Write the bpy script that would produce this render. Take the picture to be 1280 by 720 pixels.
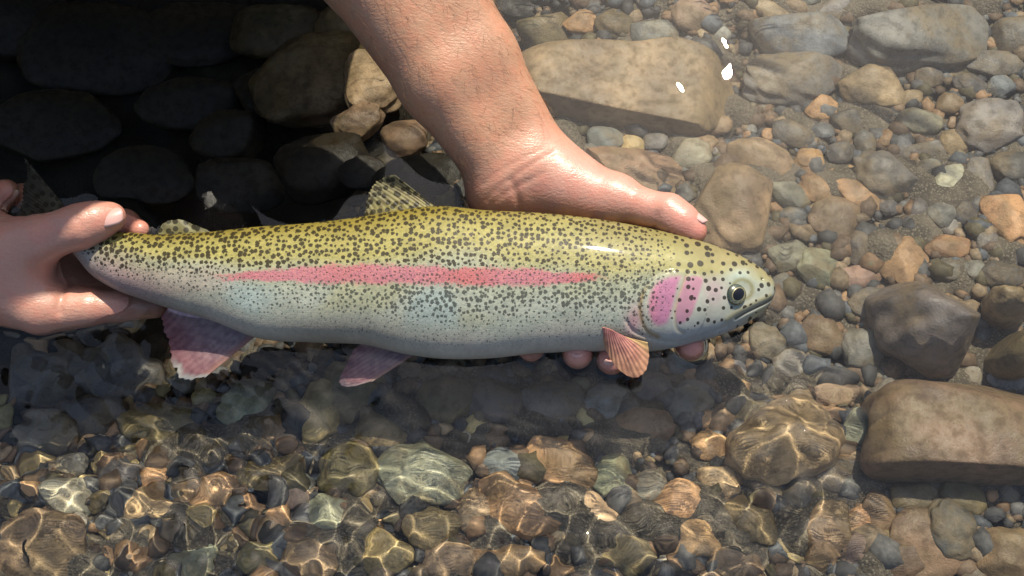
import bpy, bmesh, math, random
import numpy as np
from mathutils import Vector, Matrix
for _o in list(bpy.data.objects): bpy.data.objects.remove(_o)
sc = bpy.context.scene
COL = sc.collection
R = math.radians

# ------------------------------------------------------------------ camera, sky, sun, exposure
CAM = Vector((0.0, -0.25, 0.62)); FPX = 1337.0              # focal length in pixels of the 1280 x 720 photograph
AX = (-CAM).normalized(); RT = Vector((1, 0, 0)); UPV = RT.cross(AX)
cam = bpy.data.objects.new('camera', bpy.data.cameras.new('camera')); COL.objects.link(cam); sc.camera = cam
cam.location = CAM; cam.rotation_euler = AX.to_track_quat('-Z', 'Y').to_euler()
cam.data.angle = 2*math.atan(640/FPX); cam.data.clip_start = .01; cam.data.clip_end = 500

def ray(px, py): return (AX + RT*((px-640)/FPX) + UPV*((360-py)/FPX)).normalized()
def P(px, py, z=0.0):                                        # point of the place seen at a pixel, at height z
    d = ray(px, py); return CAM + d*((z-CAM.z)/d.z)
def Q(px, py, z):                                            # the same for a point below the (still) water surface
    if z >= 0: return P(px, py, z)
    d = ray(px, py); s = P(px, py, 0); e = 1/1.333
    t = Vector((d.x*e, d.y*e, 0)); t.z = -math.sqrt(1-t.x**2-t.y**2)
    return s + t*(z/t.z)
def mpp(px, py, z):                                          # metres per pixel there
    q = P(px, py, z if z > 0 else z/1.333); return (q-CAM).dot(AX)/FPX
def proj(X, Y, Z):
    dx, dy, dz = X-CAM.x, Y-CAM.y, Z-CAM.z
    w = dx*AX.x+dy*AX.y+dz*AX.z
    return 640+FPX*(dx*RT.x+dy*RT.y+dz*RT.z)/w, 360-FPX*(dx*UPV.x+dy*UPV.y+dz*UPV.z)/w

gl = ray(868, 92); SUN = Vector((gl.x, gl.y, -gl.z)).normalized()   # the sun stands where still water mirrors it
wd = bpy.data.worlds.new('World'); sc.world = wd; wd.use_nodes = True
nt = wd.node_tree; sky = nt.nodes.new('ShaderNodeTexSky'); sky.sky_type = 'NISHITA'; sky.sun_disc = False
sky.sun_elevation = math.asin(SUN.z); sky.sun_rotation = math.atan2(SUN.x, SUN.y); sky.dust_density = 2.2
nt.links.new(sky.outputs[0], nt.nodes['Background'].inputs[0]); nt.nodes['Background'].inputs[1].default_value = .13
sl = bpy.data.lights.new('sun', 'SUN'); sun = bpy.data.objects.new('sun', sl); COL.objects.link(sun)
sl.energy = 5.0; sl.angle = R(.53); sl.color = (1, .92, .78); sun.rotation_euler = SUN.to_track_quat('Z', 'Y').to_euler()
sl.cycles.is_caustics_light = True
sc.view_settings.view_transform = 'Standard'; sc.view_settings.look = 'None'; sc.view_settings.gamma = 1
sc.view_settings.exposure = .47
sc.render.engine = 'CYCLES'
cy = sc.cycles; cy.caustics_refractive = True; cy.caustics_reflective = False; cy.max_bounces = 10
cy.transmission_bounces = 8; cy.transparent_max_bounces = 8; cy.diffuse_bounces = 3; cy.sample_clamp_indirect = 6; cy.use_denoising = True

# ------------------------------------------------------------------ helpers
rng = np.random.default_rng(7); random.seed(7)
def mesh_np(name, v, f, mats=(), smooth=True):
    me = bpy.data.meshes.new(name); v = np.asarray(v, np.float32); f = np.asarray(f, np.int32)
    n, k = f.shape
    me.vertices.add(len(v)); me.vertices.foreach_set('co', v.ravel())
    me.loops.add(n*k); me.loops.foreach_set('vertex_index', f.ravel())
    me.polygons.add(n); me.polygons.foreach_set('loop_start', np.arange(n, dtype=np.int32)*k)
    me.update(calc_edges=True); me.validate()
    if smooth: me.polygons.foreach_set('use_smooth', np.ones(len(me.polygons), bool))
    for m in mats: me.materials.append(m)
    return me
def link(name, me, parent=None, recv=True):
    o = bpy.data.objects.new(name, me); COL.objects.link(o)
    if parent: o.parent = parent
    if recv: o.cycles.is_caustics_receiver = True
    return o
def tag(o, label=None, cat=None, group=None, kind=None):
    if label: o['label'] = label
    if cat: o['category'] = cat
    if group: o['group'] = group
    if kind: o['kind'] = kind
    return o
def attr(me, name, a):
    a = np.asarray(a, np.float32)
    if a.ndim == 1: at = me.attributes.new(name, 'FLOAT', 'POINT'); at.data.foreach_set('value', a)
    else: at = me.attributes.new(name, 'FLOAT_VECTOR', 'POINT'); at.data.foreach_set('vector', a.ravel())
def grid_faces(ny, nx, wrap=False):
    i = np.arange(nx*ny).reshape(ny, nx)
    if wrap: i = np.concatenate([i, i[:, :1]], 1)
    return np.stack([i[:-1, :-1], i[:-1, 1:], i[1:, 1:], i[1:, :-1]], -1).reshape(-1, 4)
def sstep(a, b, x):
    t = np.clip((x-a)/(b-a), 0, 1); return t*t*(3-2*t)
def gauss(px, py, cx, cy_, sx, sy, ang=0):
    c, s = math.cos(R(ang)), math.sin(R(ang)); dx, dy = px-cx, py-cy_
    return np.exp(-.5*(((dx*c+dy*s)/sx)**2+((-dx*s+dy*c)/sy)**2))
class NT:                                                     # small node-tree writer
    def __init__(s, name):
        s.m = bpy.data.materials.new(name); s.m.use_nodes = True; s.t = s.m.node_tree
        s.b = s.t.nodes['Principled BSDF']; s.out = s.t.nodes['Material Output']
    def n(s, typ, ins=None, **props):
        x = s.t.nodes.new('ShaderNode'+typ)
        for k, v in props.items(): setattr(x, k, v)
        for k, v in (ins or {}).items(): s.set(x, k, v)
        return x
    def set(s, x, k, v):
        i = x.inputs[k]
        if isinstance(v, bpy.types.NodeSocket): s.t.links.new(v, i)
        elif isinstance(v, tuple) and len(v) == 3 and i.type == 'RGBA': i.default_value = (*v, 1)
        else: i.default_value = v
    def math(s, op, a, b=0.0, c=None):
        x = s.n('Math', operation=op); s.set(x, 0, a); s.set(x, 1, b)
        if c is not None: s.set(x, 2, c)
        return x.outputs[0]
    def mix(s, f, a, b, typ='MIX'):
        x = s.n('Mix', data_type='RGBA', blend_type=typ); s.set(x, 0, f); s.set(x, 6, a); s.set(x, 7, b); return x.outputs[2]
    def ramp(s, x, a, b, lo=0.0, hi=1.0):
        r = s.n('MapRange', {0: x, 1: a, 2: b, 3: lo, 4: hi}, interpolation_type='SMOOTHSTEP'); return r.outputs[0]
    def noise(s, scale, vec=None, detail=3, rough=.55, out=0):
        x = s.n('TexNoise', {'Scale': scale, 'Detail': detail, 'Roughness': rough})
        if vec is not None: s.set(x, 'Vector', vec)
        return x.outputs[out]
    def vor(s, scale, vec=None, rand=1.0, feature='F1', dim='3D'):
        x = s.n('TexVoronoi', {'Scale': scale, 'Randomness': rand}, feature=feature, voronoi_dimensions=dim)
        if vec is not None: s.set(x, 'Vector', vec)
        return x
    def attr(s, name, out=2): return s.n('Attribute', attribute_name=name).outputs[out]
    def bump(s, h, strength=.3, dist=.001, prev=None):
        x = s.n('Bump', {'Height': h, 'Strength': strength, 'Distance': dist})
        if prev is not None: s.set(x, 'Normal', prev)
        return x.outputs[0]
    def bs(s, **k):
        for a, v in k.items(): s.set(s.b, a.replace('_', ' '), v)
        return s.m

# ------------------------------------------------------------------ the stream bed
def bed_z(x, y):                                              # depth: a pool at the upper left, shallows elsewhere
    z = -.088 - .042*sstep(.02, .25, y) + .026*sstep(-.02, -.15, y) + .012*sstep(.18, .4, x)
    pool = sstep(-.10, -.42, x - .75*(y-.10)*0 - .22*sstep(-.1, .3, y)+.02)*sstep(-.16, .06, y)
    return z - .22*pool
def stone_material():
    t = NT('river_stone'); oi = t.n('ObjectInfo'); geo = t.n('NewGeometry')
    off = t.n('VectorMath', {0: geo.outputs['Position']}, operation='ADD')
    rv = t.n('CombineXYZ', {0: t.math('MULTIPLY', oi.outputs['Random'], 7.0), 1: t.math('MULTIPLY', oi.outputs['Random'], 3.1), 2: oi.outputs['Random']})
    t.set(off, 1, rv.outputs[0]); v = off.outputs[0]
    c = oi.outputs['Color']
    n1 = t.noise(28, v, 5, .6); n2 = t.noise(140, v, 4, .6); n3 = t.noise(700, v, 2, .6)
    a = t.mix(t.ramp(n1, .35, .68), t.mix(1, c, (.62, .6, .58), 'MULTIPLY'), t.mix(1, c, (1.28, 1.2, 1.08), 'MULTIPLY'))
    film = t.math('MULTIPLY', t.math('MULTIPLY', t.ramp(t.noise(24, v, 6, .68), .44, .62), .68), t.ramp(t.n('SeparateColor', {0: c}).outputs[0], .03, .10))
    a = t.mix(film, a, (.215, .155, .078))                     # brown algae film
    a = t.mix(t.math('MULTIPLY', t.ramp(n2, .46, .68), .62), a, t.mix(1, a, (.5, .48, .45), 'MULTIPLY'))
    vr = t.vor(420, v); sp = t.math('MULTIPLY', t.ramp(vr.outputs['Distance'], .32, .18), t.ramp(t.noise(60, v), .45, .62))
    a = t.mix(t.math('MULTIPLY', sp, .5), a, t.mix(1, a, (.35, .33, .3), 'MULTIPLY'))
    vl = t.vor(260, v); sl_ = t.math('MULTIPLY', t.ramp(vl.outputs['Distance'], .25, .1), t.ramp(t.noise(45, v), .55, .7))
    a = t.mix(t.math('MULTIPLY', sl_, .45), a, t.mix(1, a, (2.0, 1.9, 1.7), 'MULTIPLY'))
    wz = t.n('SeparateXYZ', {0: geo.outputs['Position']}).outputs[2]; wet = t.ramp(wz, -.001, .001)   # the part in the air is wet
    a = t.mix(wet, a, t.mix(1, a, (.66, .56, .40), 'MULTIPLY'))
    h = t.math('ADD', t.math('MULTIPLY', n2, .6), t.math('MULTIPLY', n3, .4))
    nb = t.bump(h, .55, .0022)
    return t.bs(Base_Color=a, Roughness=t.math('SUBTRACT', t.ramp(n2, .3, .7, .45, .75), t.math('MULTIPLY', wet, .2)), Normal=nb)
STONE = stone_material()
def bed_material():
    t = NT('stream_bed_silt'); v = t.n('NewGeometry').outputs['Position']
    a = t.mix(t.ramp(t.noise(40, v, 5), .35, .65), (.075, .06, .04), (.16, .13, .09))
    a = t.mix(t.ramp(t.vor(500, v).outputs['Distance'], .5, .2), a, (.2, .17, .12))
    ps = t.n('SeparateXYZ', {0: v}).outputs[2]; a = t.mix(t.ramp(ps, -.17, -.27), a, (.016, .0115, .0055))   # silt darkened with depth: the pool's shade and murk put into its colour
    return t.bs(Base_Color=a, Roughness=.8, Normal=t.bump(t.noise(400, v, 4), .8, .003))
def spaced(a, b, dense, far, nfar):
    return np.concatenate([a-np.geomspace(far, dense, nfar), np.arange(a, b, dense), b+np.geomspace(dense, far, nfar)])
xs = spaced(-.55, .55, .006, 30, 40); ys = spaced(-.35, .6, .006, 30, 40)
X, Y = np.meshgrid(xs, ys); Z = bed_z(X, Y)
for _ in range(14):
    k = rng.normal(size=2)*90; Z = Z + .0022*np.sin(k[0]*X+k[1]*Y+rng.uniform(0, 6.3))
Z += 0.9*sstep(1.2, 6, np.hypot(X, Y))                         # the banks far off
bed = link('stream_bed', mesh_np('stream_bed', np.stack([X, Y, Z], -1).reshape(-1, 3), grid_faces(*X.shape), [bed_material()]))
tag(bed, kind='structure')

PAL = dict(tan=(.33, .24, .145), grey=(.185, .178, .165), dgrey=(.105, .102, .098), orange=(.37, .225, .12), brown=(.215, .145, .09),
           olive=(.14, .115, .06), green=(.22, .228, .165), yellow=(.46, .36, .17), pink=(.31, .215, .165), blue=(.145, .155, .165),
           dark=(.016, .0115, .005), murk=(.070, .048, .020), pale=(.40, .38, .31))  # dark and murk carry the pool's shade and cloudy water in their colour
def stone_mesh(seed, subdiv=4, boxy=2.3, cuts=4, rough=.06):
    r = np.random.default_rng(seed); bm = bmesh.new(); bmesh.ops.create_icosphere(bm, subdivisions=subdiv, radius=1)
    v = np.array([p.co[:] for p in bm.verts]); f = np.array([[q.index for q in p.verts] for p in bm.faces]); bm.free()
    rad = (np.abs(v)**boxy).sum(1)**(-1/boxy)
    for _ in range(8): rad *= 1+rough*.45*np.sin(v@(r.normal(size=3)*1.7)+r.uniform(0, 6.3))
    for _ in range(22): rad *= 1+rough*.13*np.sin(v@(r.normal(size=3)*6)+r.uniform(0, 6.3))
    p = v*rad[:, None]
    for _ in range(cuts):
        m = r.normal(size=3); m[2] = abs(m[2])*.8; m /= np.linalg.norm(m); d = r.uniform(.66, .9)
        e = p@m-d; s = .5*(e+np.sqrt(e*e+.004)); p -= np.outer(s*.92, m)
    p /= np.abs(p).max(0)
    return mesh_np('stone', p, f, [STONE])
PROTO = [stone_mesh(100+i, 4, random.choice([2, 2.1, 2.3, 2.7]), random.choice([1, 2, 4, 6]), .07) for i in range(18)]
placed = []
def stone(px, py, a, b, ang, col, label=None, group=None, seed=None, top=None, flat=.62, jit=.12, boxy=None, cuts=4, name='river_stone', cat='stone', rec=True, tilt=None):
    q0 = Q(px, py, -.08); zb = float(bed_z(q0.x, q0.y)); c0 = min(a, b)*mpp(px, py, zb)*flat
    if top is not None: c0 = (top-zb)/2+.008                   # stands on the bed and reaches up to there
    zc = zb + c0*.45 if top is None else top-c0
    q = Q(px, py, zc+c0*.3); q.z = zc; s = mpp(px, py, zc+c0*.3)
    me = PROTO[random.randrange(len(PROTO))] if boxy is None else stone_mesh(seed or int(px*7+py), 5, boxy, cuts, .09)
    o = link(name, me); o.location = q; o.scale = (a*s*1.08, b*s*1.12, c0)
    o.rotation_euler = (random.gauss(0, .08), random.gauss(0, .08), R(ang)) if tilt is None else (*tilt, R(ang))
    base = np.array(PAL[col])*(1.5 if py > 440 and px < 1090 else 1.15);   # brighter in the rippled shallows: missing ripple sunlight put into the colour
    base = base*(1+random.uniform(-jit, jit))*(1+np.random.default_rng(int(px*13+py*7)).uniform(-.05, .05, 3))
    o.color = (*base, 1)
    tag(o, label, cat, group)
    if rec: placed.append((px, py, a, b, ang))
    return o
# prominent stones: pixel centre, half axes, turn, colour, label, [shape]
HERO = [
 (793, 108, 140, 62, -2, 'tan', 'long blocky tan slab lying under the brightest sun glint', dict(boxy=3.4, cuts=3, flat=.75)),
 (992, 96, 66, 38, 4, 'grey', 'blue grey stone beside the long tan slab', dict(boxy=2.6)),
 (1152, 36, 86, 52, 3, 'grey', 'large grey boulder with a flat facet on top', dict(boxy=2.5, cuts=3, flat=.8)),
 (1095, 103, 43, 33, -8, 'tan', 'tan wedge shaped stone touching the large grey boulder', dict(boxy=2.8, cuts=6)),
 (1026, 134, 19, 16, 0, 'orange', 'small bright orange angular stone between grey pebbles', {}),
 (1244, 80, 34, 21, -5, 'grey', 'smooth oval grey stone by the large grey boulder', {}),
 (1152, 150, 28, 21, 10, 'green', 'greenish grey round stone below the tan wedge', {}),
 (1243, 157, 46, 38, 15, 'grey', 'broad grey brown stone with a flat speckled top', dict(boxy=2.4)),
 (1112, 221, 46, 31, -24, 'dgrey', 'dark grey oval stone tilted beside a russet one', dict(boxy=2.4, cuts=3)),
 (1074, 246, 33, 19, -42, 'orange', 'russet elongated stone leaning on the dark grey oval', {}),
 (1022, 236, 23, 18, -10, 'orange', 'short tan orange stone left of the russet stone', {}),
 (952, 196, 41, 24, -18, 'tan', 'tan brown oblong stone above the big round tan one', {}),
 (918, 262, 54, 58, 10, 'tan', 'big round tan stone beyond the trout snout', dict(boxy=2.3, cuts=3, flat=.7)),
 (1012, 199, 20, 17, 20, 'orange', 'orange brown stone with a water bubble above it', {}),
 (1052, 190, 18, 16, 0, 'dgrey', 'small round dark grey stone beside the bubble', {}),
 (992, 165, 27, 18, -20, 'dgrey', 'dark grey stone below the orange angular one', {}),
 (1185, 228, 20, 31, -25, 'pale', 'pale rough lichen grey stone standing on edge', dict(boxy=2.6, cuts=6)),
 (1227, 221, 18, 26, 10, 'grey', 'speckled grey upright stone next to the pale rough one', {}),
 (1260, 271, 27, 37, 15, 'orange', 'large orange tan cobble near the pale rough stone', dict(boxy=2.6)),
 (1187, 308, 29, 17, 6, 'orange', 'rusty brown oval stone with a smooth top', {}),
 (1132, 326, 26, 33, -25, 'orange', 'mottled orange and tan stone beside a rusty oval', dict(boxy=2.4)),
 (1075, 308, 19, 23, 5, 'dgrey', 'dark slate stone left of the mottled orange stone', {}),
 (1025, 332, 26, 26, -30, 'green', 'banded pale green stone near the trout nose', dict(boxy=2.7)),
 (984, 318, 27, 22, 20, 'green', 'banded green grey slab partly under the trout nose', dict(boxy=3)),
 (988, 246, 18, 32, 38, 'green', 'angular grey green stone tilted against pebbles', dict(boxy=2.8, cuts=7)),
 (1046, 272, 34, 28, -10, 'brown', 'flat brown stone sunk below the russet one', dict(flat=.4)),
 (1255, 341, 28, 20, 0, 'dgrey', 'charcoal stone below the large orange tan cobble', {}),
 (1172, 400, 74, 58, -20, 'grey', 'big domed grey brown boulder just under the surface', dict(boxy=2.3, cuts=6, top=-.012, seed=9)),
 (1212, 536, 122, 66, -5, 'brown', 'long flat-topped brown boulder awash beside the domed one', dict(boxy=3.0, cuts=5, top=-.0045, seed=47, tilt=(.05, .0))),
 (984, 556, 74, 50, 22, 'tan', 'broad oval stone striped by ripple light lines', dict(boxy=2.2, cuts=2, top=-.03)),
 (1029, 417, 25, 26, 0, 'brown', 'round brown stone below the trout chin', {}),
 (960, 424, 25, 23, 0, 'grey', 'round grey stone beside the trout chin', {}),
 (926, 482, 18, 16, 0, 'orange', 'small orange brown ball shaped stone', {}),
 (1148, 622, 32, 19, 0, 'olive', 'smooth olive oval stone below the long boulder', {}),
 (1206, 620, 31, 20, -25, 'olive', 'tapered olive stone beside the smooth olive oval', {}),
 (1195, 660, 33, 38, -15, 'dgrey', 'round dark grey stone under the tapered olive one', dict(boxy=2.3)),
 (1266, 696, 46, 35, 0, 'brown', 'large brown cobble beside the round dark grey stone', dict(boxy=2.4)),
 (1264, 620, 13, 17, 0, 'blue', 'small blue grey stone beside an orange pebble', {}),
 (1037, 668, 32, 42, -35, 'brown', 'upright brown stone among rippled pebbles', dict(boxy=2.4)),
 (942, 651, 34, 32, 0, 'olive', 'olive stone crossed by bright ripple lines', dict(boxy=2.3)),
 (1071, 540, 18, 31, -20, 'green', 'pale green stone beside the ripple striped oval', {}),
 (1262, 380, 26, 20, -20, 'tan', 'flat tan stone right of the domed boulder', dict(flat=.4, top=-.02)),
 (1274, 440, 26, 26, 0, 'olive', 'olive stone between the domed and the long boulder', dict(top=-.015)),
 (1160, 682, 42, 46, 20, 'brown', 'flat dusky stone under the smooth olive oval', dict(flat=.35)),
 (703, 585, 52, 34, -35, 'orange', 'long orange brown stone in the shaded gap below the hand', dict(boxy=2.4)),
 (800, 534, 43, 25, 5, 'brown', 'peaked brown stone with a bright rippled rim', dict(boxy=2.3, cuts=5)),
 (650, 636, 56, 32, -20, 'orange', 'broad orange stone with rippled edges', dict(boxy=2.4)),
 (737, 643, 42, 28, -8, 'tan', 'tan stone netted with light lines', dict(boxy=2.3)),
 (769, 596, 25, 28, 0, 'green', 'greenish stone beside the long orange brown one', {}),
 (846, 634, 40, 33, 10, 'orange', 'orange tan stone broken up by ripples', dict(boxy=2.3)),
 (595, 640, 23, 27, 0, 'tan', 'light tan cobble left of the broad orange stone', {}),
 (525, 588, 62, 40, 5, 'green', 'wide pale green slab under strong ripples', dict(boxy=2.6)),
 (438, 588, 40, 36, 0, 'olive', 'olive green stone beside the pale green slab', {}),
 (436, 490, 46, 42, 0, 'tan', 'tan stone under the pelvic fin', dict(boxy=2.4)),
 (82, 618, 36, 28, 0, 'pale', 'pale mint green stone in rippled water', dict(boxy=2.5)),
 (89, 580, 20, 15, 0, 'pale', 'small pale green stone above the mint green one', {}),
 (115, 600, 16, 8, -5, 'yellow', 'small yellow sliver beside the mint green stone', {}),
 (182, 632, 33, 25, 10, 'tan', 'smooth beige stone right of the yellow sliver', {}),
 (48, 688, 62, 46, 0, 'brown', 'wide dusky brown stone below the mint green one', dict(boxy=2.3, flat=.5)),
 (275, 613, 31, 20, 0, 'orange', 'orange brown stone between beige cobbles', {}),
 (244, 655, 28, 25, 20, 'yellow', 'yellow tan stone in the rippled shallows', {}),
 (240, 702, 37, 25, 10, 'green', 'grey green stone below the yellow tan one', {}),
 (338, 588, 46, 20, 18, 'olive', 'long olive stone slanting through the ripples', {}),
 (311, 504, 36, 28, 10, 'green', 'mossy green stone between the two belly fins', {}),
 (400, 515, 34, 40, 0, 'yellow', 'bright sunlit tan stone left of the pelvic fin tip', dict(boxy=2.4)),
 (315, 636, 19, 14, 20, 'orange', 'vivid orange chip of stone in the ripples', {}),
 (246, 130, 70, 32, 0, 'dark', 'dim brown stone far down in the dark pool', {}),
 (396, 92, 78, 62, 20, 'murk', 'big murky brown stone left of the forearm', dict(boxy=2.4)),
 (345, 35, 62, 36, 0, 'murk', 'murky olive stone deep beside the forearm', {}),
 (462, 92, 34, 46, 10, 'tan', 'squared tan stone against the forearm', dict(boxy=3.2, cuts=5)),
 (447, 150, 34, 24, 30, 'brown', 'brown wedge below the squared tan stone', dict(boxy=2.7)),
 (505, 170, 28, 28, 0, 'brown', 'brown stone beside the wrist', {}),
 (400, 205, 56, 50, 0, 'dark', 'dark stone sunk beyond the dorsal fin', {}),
 (530, 226, 62, 38, 0, 'dark', 'dark stone beneath the wrist added as the shade of the arm', dict(flat=.4)),  # added stone, its near-black colour stands in for the arm's shade
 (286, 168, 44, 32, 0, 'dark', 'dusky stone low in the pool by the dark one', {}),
 (684, 36, 36, 27, 10, 'olive', 'olive brown stone between the forearm and the slab', {}),
 (727, 26, 22, 16, -5, 'orange', 'orange brown stone above the long tan slab', {}),
 (795, 212, 66, 32, -8, 'brown', 'wide brown stone beyond the thumb', dict(boxy=2.6, flat=.5)),
 (789, 181, 16, 14, -30, 'yellow', 'small yellow tan stone at the edge of the wide brown one', {}),
 (862, 192, 26, 20, 15, 'green', 'grey green stone right of the wide brown one', {}),
]
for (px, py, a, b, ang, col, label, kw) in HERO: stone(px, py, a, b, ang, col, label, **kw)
# plainer stones of the photograph, told apart only by where they lie
PLAIN = [
 (990, 270, 20, 14, 0, 'blue'), (1012, 287, 27, 10, -5, 'brown'), (1075, 346, 29, 16, 0, 'pink'), (1190, 338, 18, 13, 0, 'dgrey'), (1218, 336, 14, 14, 0, 'grey'),
 (1205, 265, 17, 16, 0, 'dgrey'), (1232, 300, 17, 14, 0, 'dgrey'), (1160, 186, 26, 12, 10, 'grey'), (1215, 105, 23, 15, -20, 'dgrey'), (1162, 96, 18, 18, 0, 'dgrey'),
 (1062, 150, 21, 18, 10, 'dgrey'), (1082, 177, 13, 16, 0, 'dgrey'), (1030, 162, 14, 11, 0, 'blue'), (960, 168, 8, 9, 0, 'orange'), (900, 155, 16, 13, 0, 'tan'),
 (930, 145, 15, 10, 0, 'grey'), (875, 180, 16, 11, 0, 'tan'), (1050, 8, 28, 18, 20, 'grey'), (1270, 42, 30, 26, 0, 'dgrey'), (965, 14, 44, 14, -45, 'tan'),
 (1000, 40, 60, 34, 0, 'blue'), (1265, 207, 24, 22, 0, 'dgrey'), (1243, 620, 9, 8, 0, 'orange'), (1105, 676, 23, 14, 0, 'olive'), (1100, 641, 21, 25, 0, 'brown'),
 (1071, 684, 20, 22, 0, 'pink'), (994, 689, 16, 14, 0, 'yellow'), (1249, 396, 9, 12, 20, 'orange'), (1266, 478, 32, 15, -10, 'blue'), (1095, 380, 32, 20, -10, 'dgrey'),
 (1080, 436, 26, 26, 0, 'grey'), (990, 455, 26, 18, 0, 'grey'), (870, 493, 28, 18, 0, 'dgrey'), (810, 608, 23, 20, 0, 'grey'), (630, 580, 32, 21, 0, 'blue'),
 (720, 679, 12, 10, 0, 'yellow'), (482, 690, 32, 26, 0, 'yellow'), (634, 699, 42, 20, 0, 'orange'), (861, 506, 30, 25, 0, 'grey'), (869, 672, 32, 26, 0, 'orange'),
 (231, 620, 26, 14, 0, 'brown'), (142, 667, 19, 8, -10, 'yellow'), (364, 618, 22, 18, 0, 'pink'), (40, 613, 18, 12, 0, 'orange'), (151, 595, 28, 18, 0, 'dgrey'),
 (818, 40, 28, 18, 0, 'grey'), (867, 18, 26, 22, 0, 'pink'), (769, 27, 24, 18, 0, 'olive'), (818, 176, 18, 12, 0, 'grey'), (885, 178, 14, 12, 0, 'tan'),
 (560, 500, 40, 30, 0, 'olive'), (620, 500, 36, 30, 10, 'dgrey'), (690, 500, 40, 28, 0, 'dgrey'), (760, 500, 30, 22, 0, 'blue'), (820, 485, 26, 20, 0, 'dgrey'),
 (150, 460, 60, 40, 0, 'dgrey'), (60, 470, 55, 45, 0, 'dgrey'), (60, 545, 40, 28, 0, 'dgrey'), (200, 530, 50, 30, 0, 'olive'), (120, 520, 40, 26, 0, 'dgrey'),
 (340, 460, 40, 24, 0, 'dark'), (350, 540, 30, 22, 0, 'brown'), (250, 565, 28, 22, 0, 'olive'), (480, 540, 36, 26, 0, 'tan'), (415, 640, 32, 24, 0, 'green'),
 (390, 690, 34, 26, 0, 'tan'), (320, 690, 30, 22, 0, 'olive'), (540, 660, 36, 26, 0, 'olive'), (560, 700, 34, 22, 0, 'tan'), (780, 690, 36, 22, 0, 'olive'),
 (920, 700, 36, 22, 0, 'brown'), (900, 600, 26, 22, 0, 'tan'), (890, 555, 26, 20, 0, 'orange'), (1000, 620, 24, 20, 0, 'dgrey'), (1050, 600, 28, 18, -20, 'dgrey'),
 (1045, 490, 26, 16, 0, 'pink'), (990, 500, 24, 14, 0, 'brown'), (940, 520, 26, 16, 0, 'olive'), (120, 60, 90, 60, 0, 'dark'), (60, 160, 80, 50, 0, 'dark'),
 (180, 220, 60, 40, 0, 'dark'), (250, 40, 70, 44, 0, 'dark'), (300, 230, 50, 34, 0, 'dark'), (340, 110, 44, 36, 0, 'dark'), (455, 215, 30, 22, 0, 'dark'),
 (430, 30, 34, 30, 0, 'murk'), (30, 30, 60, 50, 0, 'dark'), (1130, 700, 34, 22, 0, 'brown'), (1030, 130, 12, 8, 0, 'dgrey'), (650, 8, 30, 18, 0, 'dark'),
]
NAMES = dict(tan='tan', grey='grey', dgrey='dark grey', orange='orange brown', brown='brown', olive='olive', green='greenish', yellow='yellow tan', pink='pinkish', blue='blue grey', dark='blackish', murk='dusky olive', pale='pale')
CUT = set('lying beneath beside with touching between by below tilted leaning left above beyond near next standing partly sunk just breaking striped crossed among in under against far deep slanting broken netted right at on'.split())
SHORT = []
for h_ in HERO:
    w_ = []
    for q_ in h_[6].split():
        if q_ in CUT: break
        w_.append(q_)
    SHORT.append(' '.join(w_))
SHORT = [(h_[0], h_[1], n_) for h_, n_ in zip(HERO, SHORT) if SHORT.count(n_) == 1 and len(n_.split()) >= 3]
def plain_stone(px, py, a, b, ang, col, pebble=False):
    big = a+b > 44 and not pebble
    near = min(SHORT, key=lambda q: (q[0]-px)**2+(q[1]-py)**2)[2]
    shape = 'elongated' if min(a, b)/max(a, b) < .68 else ('rounded' if min(a, b)/max(a, b) > .84 else 'oval')
    w = 'little' if pebble else ('midsized' if big else 'small'); kind = 'pebble' if pebble else 'stone'
    lab = '%s %s %s %s near the %s' % (w, shape, NAMES[col], kind, near)
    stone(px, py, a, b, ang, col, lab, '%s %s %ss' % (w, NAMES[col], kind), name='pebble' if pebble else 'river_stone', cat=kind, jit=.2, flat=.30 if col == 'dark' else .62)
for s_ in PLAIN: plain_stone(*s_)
# little pebbles in the gaps between them
n_ = 0
for _ in range(20000):
    if n_ >= 290: break
    px, py = random.uniform(-20, 1300), random.uniform(-15, 735)
    if px < 560 and py < 300: continue
    if 170 < px < 930 and 285 < py < 440: continue
    a = random.uniform(12, 22) if n_ < 120 else random.uniform(6, 15); b = a*random.uniform(.6, .95)
    if any(((px-q[0])/(q[2]*.9+a*.45))**2+((py-q[1])/(q[3]*.9+b*.45))**2 < 1 for q in placed): continue
    warm = py > 480
    col = random.choice(['tan', 'yellow', 'orange', 'yellow', 'brown', 'olive', 'tan', 'tan', 'pale', 'orange'] if warm and px < 1090 else ['grey', 'dgrey', 'dgrey', 'brown', 'blue', 'tan', 'brown', 'grey', 'olive', 'grey', 'orange', 'tan'])
    plain_stone(px, py, a, b, random.uniform(0, 180), col, True); n_ += 1
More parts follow.
